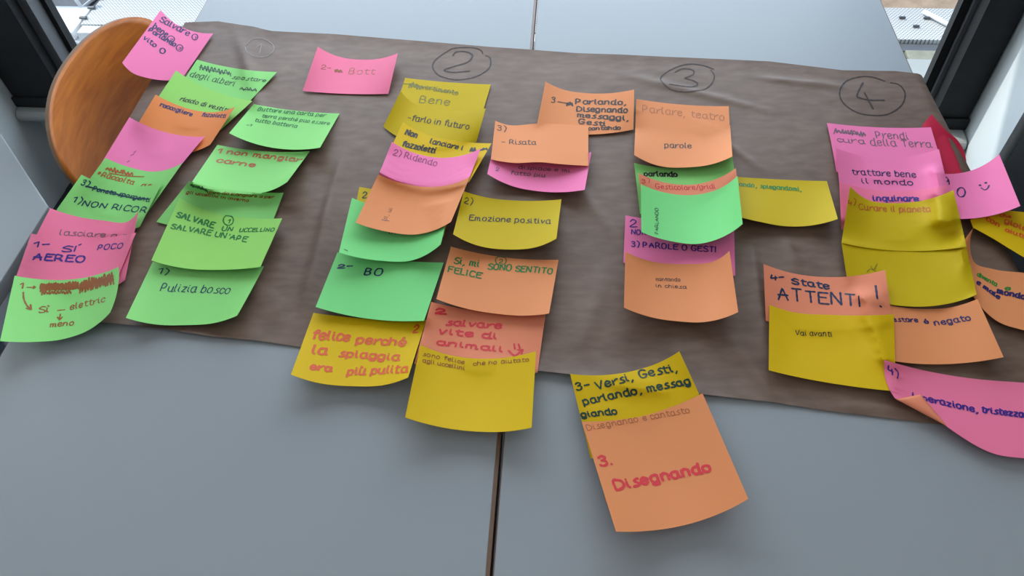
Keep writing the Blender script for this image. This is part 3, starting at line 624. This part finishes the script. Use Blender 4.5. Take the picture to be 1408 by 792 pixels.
# --- column four
note('F13', 'red', [(1281, 157), (1302, 180), (1317, 193), (1329, 237)], [(1268, 172), (1274, 200), (1282, 225), (1296, 248)], 'dark red-pink note curled over the right table edge behind the pink notes', zts=[6, 2, -4, -12], zbs=[2, 2, 0, -4], group=G6, gap=.0002, smooth=1)
note('F11', 'gold', [(1334, 302), (1372, 290), (1410, 292), (1442, 296)], [(1338, 313), (1362, 326), (1405, 352), (1438, 370)], 'yellow note with red-orange scrawl curling at the right edge of the picture', zts=[18, 12, 8, 8], zbs=[16, 15, 15, 15], group=G6)
note('F12', 'orange', [(1338, 314), (1334, 340), (1340, 361), (1366, 370), (1408, 375), (1440, 378)], [(1323, 334), (1326, 380), (1345, 417), (1372, 442), (1408, 454), (1438, 460)], 'orange note with green and dark writing cut by the right edge of the picture', zts=[34, 16, 5, 4, 4, 4], zbs=[24, 16, 12, 11, 11, 10], group=G6)
note('F10', 'pink', [(1288, 238), (1330, 236), (1374, 212)], [(1296, 300), (1322, 301), (1360, 297), (1403, 283)], 'pink note with a smiley and a round letter reaching beyond the right table edge', zt=.005, zb=.014, group=G6)
note('F1', 'pink', [(1137, 169), (1206, 175), (1280, 175)], [(1150, 236), (1225, 246), (1297, 232)], 'pink note with grey-purple writing below the circled number four', zb=.003, zt=.002, group=G6, left=[(1142, 192)])
note('F2', 'pink', [(1149, 203), (1190, 215), (1240, 216), (1291, 205)], [(1155, 262), (1230, 276), (1304, 260)], 'pink note with dark purple writing, second below the circled number four', zb=.003, group=G6)
note('F3', 'rose', [(1154, 250), (1225, 263), (1303, 254)], [(1157, 315), (1230, 330), (1308, 310)], 'pink note with bold violet letters mostly under the big yellow note', zb=.003, group=G6)
note('F8', 'orange', [(1190, 410), (1270, 425), (1310, 422), (1344, 411)], [(1215, 494), (1260, 500), (1314, 500), (1380, 491)], 'orange note with dark blue writing in a shadowed dip, right of the front yellow note', zb=.006, group=G6)
note('F5', 'yellow', [(1157, 333), (1245, 345), (1328, 336)], [(1168, 405), (1220, 418), (1279, 421), (1315, 415), (1343, 405)], 'yellow note with a crinkled face, lower of the two big yellow notes', zbs=[3, 5, 8, 11, 15], group=G6)
note('F4', 'yellow', [(1169, 256), (1190, 273), (1240, 279), (1280, 273), (1311, 261)], [(1157, 334), (1240, 345), (1329, 339)], 'yellow note with rust writing at its top overlapping three pink notes', zb=.002, group=G6)
note('F6', 'salmon', [(1050, 363), (1087, 375), (1144, 381), (1185, 378), (1217, 371)], [(1053, 441), (1140, 455), (1227, 441)], 'orange note with large dark blue capitals and exclamation mark', zb=.004, group=G6)
note('F7', 'gold', [(1058, 419), (1085, 428), (1145, 433), (1229, 432)], [(1057, 509), (1095, 518), (1150, 528), (1232, 538)], 'yellow note with small thin writing at the front edge of the paper', zb=.006, group=G6)
n9 = note('F9', 'rose', [(1216, 495), (1265, 508), (1333, 520), (1405, 526), (1445, 529)], [(1231, 548), (1268, 561), (1301, 586), (1375, 626), (1408, 630), (1445, 633)], 'bright pink note with violet writing at the lower right with a folded-up corner', zts=[9, 4, 3, 6, 9], zbs=[16, 14, 14, 12, 12, 12], group=G6, left=[(1218, 522)])
# folded corner of the front right pink note
def flap(n, tri, lifts):
    k = 10; V = []; idx = {}
    A, B, C = [np.array(t, float) for t in tri]
    for i in range(k+1):
        for j in range(k+1-i):
            a, b = i/k, j/k; q = A*(1-a-b)+B*a+C*b; u, v = invert(n, [q]); z0 = bil(n.P, u, v)[0][2]-TZ
            z = z0+.0008+lifts*4*b*(1-b)*.6+lifts*math.sin(math.pi*min(1, a+b))*.4*(b); idx[i, j] = len(V); V.append(un(q, z)+np.array([0, 0, TZ])-n.c)
    F = []
    for i in range(k):
        for j in range(k-i):
            F.append((idx[i, j], idx[i+1, j], idx[i, j+1]))
            if j < k-i-1: F.append((idx[i+1, j], idx[i+1, j+1], idx[i, j+1]))
    o = mesh_obj('folded_corner', V, F, M['salmon'], None, True); o.parent = n.o; so = o.modifiers.new('t', 'SOLIDIFY'); so.thickness = .0002
    o['label'] = 'folded-over corner of the sheet'
flap(n9, [(1232, 549), (1302, 586), (1266, 542)], .006)

# ------------------------------------------------------------------ handwriting
S = scribble
write('A0', 'navy', 'Salvare', 219, 29, 259, 50, 9, 1.6); ring('A0', 'navy', 268, 51, 4, 4); write('A0', 'navy', '1', 267, 53, 269, 54, 4, 1)
write('A0', 'navy', 'bene', 210, 38, 229, 52, 8, 1.7); ring('A0', 'navy', 235, 54, 5, 4.5); write('A0', 'navy', '2', 233, 56, 237, 57, 4, 1)
write('A0', 'navy', 'Parlando', 204, 43, 241, 65, 7, 1.7); ring('A0', 'navy', 247, 66, 4.5, 4.5); write('A0', 'navy', '3', 245, 68, 249, 69, 4, 1)
write('A0', 'navy', 'vito', 197, 54, 214, 66, 7, 1.5); ring('A0', 'navy', 223.5, 70, 3.6, 3.6, 1.8)
S('A1', 'dgreen', 274, 96, 318, 105, 7, 1.2); write('A1', 'dgreen', 'spostare', 319, 108, 365, 113, 6, 1.1); write('A1', 'dgreen', 'degli alberi', 261, 105, 322, 119, 9, 1.1); S('A1', 'dgreen', 330, 124, 353, 126, 4, 1, 4)
write('A2', 'black', 'riciclo di vestiti', 247, 138, 313, 154, 7, 1.4)
write('A3', 'navy', 'raccogliere', 220, 146, 264, 160, 6, 1.6); write('A3', 'navy', 'fazzoletti', 277, 160, 310, 162, 6.5, 1.5)
line('A4', 'violet', [(175, 223), (178, 221)], 1); line('A4', 'violet', [(180, 214), (184, 212)], 1); line('A4', 'violet', [(184, 210), (187, 208)], 1)
S('A5', 'rust', 146, 235, 183, 243, 6, 1.5, 8); line('A5', 'rust', [(150, 238), (175, 242), (198, 243)], 1.3); write('A5', 'rust', '*Raccolta', 133, 241, 183, 254, 8, 1.4); write('A5', 'rust', 'rifiu', 194, 256, 214, 259, 6, 1.2)
write('A6', 'teal', '3)', 111, 254, 121, 257, 9, 1.6); write('A6', 'teal', 'Ponete sporgenti', 127, 262, 206, 278, 7, 1.5); line('A6', 'teal', [(118, 256), (150, 264), (180, 272), (205, 274)], 1.8)
write('A6', 'teal', '1)', 99, 277, 110, 281, 10, 1.5); write('A6', 'teal', 'NON RICOR', 113, 283, 201, 293, 9, 1.6)
write('A7', 'grey', 'lasciare a p', 82, 323, 177, 328, 8, 1.1)
write('A8', 'blue', '1-', 45, 340, 69, 339, 9, 1.8); write('A8', 'blue', 'SÍ', 85, 346, 108, 346, 9, 1.8); write('A8', 'blue', 'POCO', 134, 344, 169, 341, 8, 1.6); write('A8', 'blue', 'AEREO', 46, 357, 117, 361, 10, 2)
A9 = 'A9'; write(A9, 'brown', '1', 27, 397, 33, 397, 9, 1.7); write(A9, 'brown', '>', 37, 398, 49, 398, 8, 1.5)
for dy in (0, 2.5, 5): S(A9, 'brown', 56, 396+dy, 108, 393+dy, 6, 1.9, 16)
S(A9, 'brown', 57, 405, 98, 404, 5, 1.4, 10)
for dy in (0, 3, 6): S(A9, 'brown', 110, 396+dy, 156, 385+dy, 10, 1.8, 13)
line(A9, 'brown', [(32, 402), (33, 412), (37, 420), (42, 425)], 1.6); line(A9, 'brown', [(36, 424), (43, 426), (42, 419)], 1.8, False)
write(A9, 'brown', 'Sì', 53, 430, 68, 429, 9, 1.6); line(A9, 'brown', [(79, 427), (89, 426)], 1.5); write(A9, 'brown', 'elettric', 97, 426, 144, 415, 9, 1.5)
line(A9, 'brown', [(83, 432), (82, 440)], 1.5); line(A9, 'brown', [(79, 436), (82, 440), (86, 436)], 1.4, False); write(A9, 'brown', 'meno', 69, 450, 102, 447, 8, 1.5)
write('B1', 'green', 'Buttare una carta per', 354, 152, 447, 161, 6, 1.3); write('B1', 'green', 'terra perché può essere'.replace('ò', 'o'), 360, 161, 453, 172, 5.5, 1.2); write('B1', 'green', 'tutto batteria', 350, 167, 408, 176, 6, 1.3); write('B1', 'green', '-1', 338, 173, 346, 174, 4, 1)
write('B2', 'rust', '1 non mangiar', 298, 210, 414, 223, 7, 2.1); write('B2', 'rust', 'carne', 298, 223, 351, 230, 7, 2.1)
S('B3', 'dgreen', 263, 256, 285, 264, 4, 2, 7); write('B3', 'brown', 'dare da mangiare a per', 285, 266, 376, 273, 5, 1.1); write('B3', 'brown', 'gli uccellini in inverno', 256, 266, 342, 278, 5, 1.1)
write('B4', 'green', 'SALVARE', 242, 298, 294, 314, 8.5, 1.9); write('B4', 'green', 'UN', 305, 317, 320, 318, 7, 1.7); write('B4', 'green', 'UCCELLINO', 329, 319, 377, 318, 6, 1.6); ring('B4', 'green', 314, 303, 7, 7, 1.6); write('B4', 'green', '1', 312, 307, 316, 307, 7, 1.6)
write('B4', 'green', "SALVARE UN'APE", 235, 314, 339, 333, 8, 1.8)
write('B5', 'teal', '1)', 216, 376, 231, 378, 9, 1.5); write('B5', 'teal', 'Pulizia bosco', 220, 400, 316, 404, 12, 1.5)
write('C0', 'brown', '2-', 441, 95, 455, 96, 7, .9); S('C0', 'brown', 460, 99, 470, 100, 4, 1.4, 4); write('C0', 'faint', 'Bott', 479, 102, 515, 102, 9, 1)
S('D1', 'olive', 562, 120, 582, 124, 7, 1.5, 5); line('D1', 'olive', [(554, 115), (575, 117)], 1.2); write('D1', 'olive', 'vertimento', 580, 122, 630, 131, 7, 1.4); line('D1', 'olive', [(565, 115), (600, 124), (630, 128)], 1.2); write('D1', 'olive', 'Bene', 577, 141, 619, 145, 11, 1.5)
write('D2', 'black', '-farlo in futuro', 560, 165, 645, 178, 9, 1.4)
write('D3', 'black', 'Non', 557, 185, 573, 190, 9, 1.9); write('D3', 'black', 'lanciare i', 591, 197, 636, 207, 8, 1.8); write('D3', 'black', 'fazzoletti', 553, 201, 598, 211, 9, 2); S('D3', 'black', 647, 209, 654, 209, 5, 2.4, 4); S('D3', 'black', 659, 208, 670, 206, 3, 2.2, 5)
write('D4', 'purple', '2) Ridendo', 540, 213, 601, 229, 9, 1.4)
write('D5', 'faint', 'si, ui', 531, 303, 540, 286, 6, 1, slant=(-.96, -.3)); line('D5', 'grey', [(525, 302), (535, 304)], .9)
write('D6', 'black', '2', 498, 272, 504, 272, 9, 1.8)
write('D7', 'dgreen', 'in', 535, 322, 545, 322, 4, .9); line('D7', 'dgreen', [(473, 343), (478, 345)], .9)
write('D8', 'dblue', '2-', 464, 369, 485, 368, 6, 2); write('D8', 'dblue', 'BO', 501, 378, 526, 379, 11, 1.9)
write('D9', 'red', 'felice', 429, 466, 481, 469, 14, 3); write('D9', 'red', 'perché', 490, 472, 557, 476, 12, 3); write('D9', 'red', '2', 568, 457, 575, 457, 12, 2.6)
write('D9', 'red', 'la', 429, 486, 449, 488, 14, 3); write('D9', 'red', 'spiaggia', 466, 490, 549, 496, 11, 2.8); write('D9', 'red', 'era', 427, 508, 456, 511, 10, 3); write('D9', 'red', 'più pulita', 477, 516, 560, 512, 12, 2.8)
write('D10', 'grey', '2', 681, 235, 686, 235, 6, 1.1); write('D10', 'grey', 'dispiace e mi', 713, 232, 784, 237, 5, 1.3); write('D10', 'grey', 'fatto piu', 702, 240, 750, 244, 6, 1.2)
write('D11', 'black', '3)', 684, 179, 696, 181, 8, 1.5); write('D11', 'black', '- Risata', 690, 198, 737, 199, 7, 1.4)
write('E1', 'black', '3', 758, 141, 764, 141, 8, 1.6); line('E1', 'black', [(767, 140), (785, 143)], 1.5); S('E1', 'black', 780, 145, 787, 146, 5, 2, 4)
write('E1', 'black', 'Parlando,', 792, 143, 862, 144, 7.5, 1.9); write('E1', 'black', 'Disegnando', 793, 153, 864, 155, 7.5, 1.9); write('E1', 'black', 'messaggi,', 794, 161, 865, 166, 7, 1.9); write('E1', 'black', 'Gesti,', 796, 170, 839, 174, 7, 1.9); write('E1', 'black', 'cantando', 809, 179, 854, 178, 5, 1.8)
write('D12', 'black', '2)', 638, 279, 649, 282, 9, 1.4); write('D12', 'black', 'Emozione positiva', 645, 303, 757, 308, 8, 1.6)
write('D13', 'green', 'Si, mi', 624, 362, 659, 367, 10, 1.9); write('D13', 'green', 'SONO SENTITO', 671, 370, 760, 377, 9, 1.9); ring('D13', 'green', 688.7, 358.5, 7.5, 6, 1.4); write('D13', 'green', '2', 686, 362, 691, 362, 6, 1.4); write('D13', 'green', 'FELICE', 616, 374, 662, 383, 9, 1.9)
write('D14', 'crimson', '2', 598, 431, 613, 432, 8, 2.6); write('D14', 'crimson', 'salvare', 613, 447, 690, 452, 9, 2.7); write('D14', 'crimson', 'vite di', 604, 459, 684, 466, 9, 2.6); write('D14', 'crimson', 'animali', 601, 474, 692, 484, 8, 2.7)
line('D14', 'crimson', [(707, 473), (708, 480)], 2.3); line('D14', 'crimson', [(713, 473), (715, 480)], 2.3); line('D14', 'crimson', [(699, 482), (708, 489), (717, 482)], 2.5); line('D14', 'crimson', [(712, 481), (719, 481), (717, 487)], 2, False)
write('D15', 'brown', 'sono felice', 581, 489, 639, 501, 6, 1.1); write('D15', 'brown', 'che ho aiutato', 651, 503, 728, 497, 6, 1.1); write('D15', 'brown', 'agli uccellini', 581, 498, 639, 509, 6, 1.1)
write('E2', 'faint', 'Parlare, teatro', 884, 154, 997, 166, 10, 1.2); write('E3', 'black', 'parole', 914, 203, 951, 204, 8, 1.4)
write('E4', 'black', 'parlando', 886, 242, 932, 243, 7, 2); write('E5', 'crimson', '3)', 883, 252, 894, 251, 6, 1.1); write('E5', 'crimson', 'Gesticolare/gridi', 902, 259, 984, 259, 7, 1.2, sag=2)
write('E6', 'dgreen', 'PARLANDO', 905, 322, 905, 286, 5, .9, slant=(-1, -.1))
write('E7', 'blue', '2', 866, 312, 876, 312, 11, 1.7); write('E7', 'blue', 'NON', 868, 322, 889, 323, 7, 1.7); write('E7', 'blue', '3) PAROLE O GESTI', 868, 339, 986, 347, 8, 1.8)
write('E8', 'black', 'cantando', 902, 386, 936, 387, 5, .9); write('E8', 'black', 'in chiesa', 902, 395, 944, 397, 5, .9)
write('E9', 'lgreen', 'ando, spiegandomi,', 1017, 256, 1103, 263, 6, 1.6)
write('E10', 'dgreen', '3-', 793, 537, 813, 533, 12, 2.2); write('E10', 'dgreen', 'Versi, Gesti,', 821, 536, 933, 510, 12, 2.3, sag=-2); write('E10', 'dgreen', 'parlando, messag', 803, 557, 951, 528, 11, 2.4, sag=-1); write('E10', 'dgreen', 'giando', 800, 574, 850, 569, 9, 2.4)
write('E12', 'faint', 'Disegnando e cantasto', 808, 592, 950, 567, 9, 1.1); write('E12', 'crimson', '3.', 826, 641, 846, 638, 16, 3.2); write('E12', 'crimson', 'Disegnando', 847, 674, 980, 647, 15, 3.5)
S('F1', 'grey', 1147, 183, 1190, 188, 6, 1.3, 10); write('F1', 'grey', 'Prendi', 1205, 190, 1250, 192, 11, 1.2); write('F1', 'grey', 'cura', 1152, 195, 1190, 198, 8, 1.2); write('F1', 'grey', 'della Terra', 1198, 200, 1282, 203, 11, 1.2)
write('F2', 'navy', 'trattare bene', 1172, 240, 1260, 244, 9, 1.4); write('F2', 'navy', 'il mondo', 1186, 252, 1257, 255, 8, 1.4)
write('F3', 'blue', 'inquinare.', 1201, 276, 1268, 277, 8, 2)
write('F4', 'orange', '4)', 1165, 283, 1176, 282, 9, 1.5); write('F4', 'orange', 'Curare il pianeta', 1181, 288, 1280, 291, 9, 1.3, sag=2)
line('F5', 'olive', [(1192, 374), (1197, 370), (1204, 373)], .9); line('F5', 'olive', [(1197, 366), (1201, 371), (1206, 363)], .9)
write('F6', 'dblue', '4-', 1059, 386, 1079, 384, 9, 2); write('F6', 'dblue', 'State', 1089, 390, 1141, 398, 9, 2.2); write('F6', 'dblue', 'ATTENTI', 1070, 412, 1187, 422, 18, 2.2); line('F6', 'dblue', [(1204, 393), (1206, 411)], 2.4); line('F6', 'dblue', [(1210, 421), (1212, 422)], 2.4, False)
write('F7', 'black', 'Vai avanti', 1094, 461, 1145, 463, 8, 1)
write('F8', 'navy', 'estare', 1229, 442, 1263, 443, 7, 1.6); write('F8', 'navy', 'é', 1272, 445, 1278, 445, 7, 1.6); write('F8', 'navy', 'negato', 1286, 448, 1337, 440, 9, 1.7)
write('F9', 'blue', '4)', 1222, 513, 1236, 520, 12, 1.8); write('F9', 'blue', 'isperazione,', 1256, 548, 1346, 568, 9, 2); write('F9', 'blue', 'tristezza', 1350, 567, 1408, 574, 9, 2)
write('F10', 'navy', '9', 1300, 254, 1307, 254, 12, 1.7); ring('F10', 'navy', 1321.5, 264.5, 5.5, 6.5, 1.8); ring('F10', 'navy', 1347.5, 255, .9, .8, 1.8); ring('F10', 'navy', 1355.5, 251.5, 1, .8, 1.8); line('F10', 'navy', [(1349, 258.5), (1354, 261.3), (1358, 259), (1360, 255)], 1.4)
write('F11', 'red', 'con', 1356, 303, 1374, 313, 7, 1.8, slant=(.3, -.95)); write('F11', 'red', 'gioia', 1381, 306, 1412, 319, 8, 1.8, slant=(.3, -.95)); write('F11', 'red', 'aiuto', 1382, 318, 1412, 329, 6, 1.7, slant=(.3, -.95)); write('F11', 'red', 'che', 1375, 298, 1390, 300, 5, 1.6, slant=(.3, -.95))
write('F12', 'lgreen', 'diventa', 1343, 379, 1370, 394, 6, 1.5, slant=(.4, -.9)); write('F12', 'lgreen', 'e', 1382, 399, 1390, 399, 6, 1.5)
write('F12', 'navy', 'e male', 1343, 390, 1374, 412, 6, 1.9, slant=(.4, -.9)); write('F12', 'navy', 'mondo', 1371, 403, 1410, 412, 8, 2, slant=(.2, -.95))
# pens on the brown paper
KI = {}; KJ = {}; KK = {}
line(KI, 'marker', [(664, 76), (661, 71), (650, 68), (627, 68), (616, 72), (600, 83), (595, 93), (601, 103), (611, 108), (627, 111), (646, 109), (662, 103), (673, 94), (675, 85), (673, 80), (668, 78)], 1.5)
line(KI, 'marker', [(623, 78), (628, 73), (641, 73), (650, 78), (643, 87), (624, 93), (611, 98), (623, 101), (646, 99)], 1.7)
line(KJ, 'marker', [(981, 97), (967, 92), (946, 90), (925, 96), (910, 106), (909, 114), (920, 124), (943, 129), (965, 126), (978, 117), (982, 106), (977, 98)], 1.5)
line(KJ, 'marker', [(928, 101), (938, 96), (952, 98), (953, 104), (941, 109)], 1.7); line(KJ, 'marker', [(941, 109), (954, 113), (959, 118), (946, 122), (920, 119)], 1.7)
line(KK, 'marker', [(1216, 113), (1201, 108), (1183, 107), (1163, 113), (1154, 128), (1159, 143), (1178, 156), (1201, 160), (1221, 158), (1239, 146), (1244, 130), (1236, 118), (1224, 115)], 1.5)
line(KK, 'marker', [(1186, 115), (1178, 132), (1182, 136), (1196, 139), (1215, 139)], 1.8); line(KK, 'marker', [(1188, 129), (1194, 140), (1200, 151)], 1.8)
line(KI, 'ghost', [(340, 66), (347, 58), (360, 55), (374, 61), (377, 70), (368, 79), (352, 82), (341, 76), (339, 69)], 1.0); line(KI, 'ghost', [(354, 68), (361, 62), (358, 76)], 1.0, False)  # faint circled one; the pale colour paints the shine on its ink
for store in (KI, KJ, KK):
    for k, val in store.items():
        if k != '_k': mesh_obj('circled_number', val[0], val[1], M['ink_'+k], kraft)
for key, n in NOTES.items():
    for k, val in n.ink.items():
        if k == '_k': continue
        o = mesh_obj('handwriting', val[0], val[1], M['ink_'+k]); o.parent = n.o
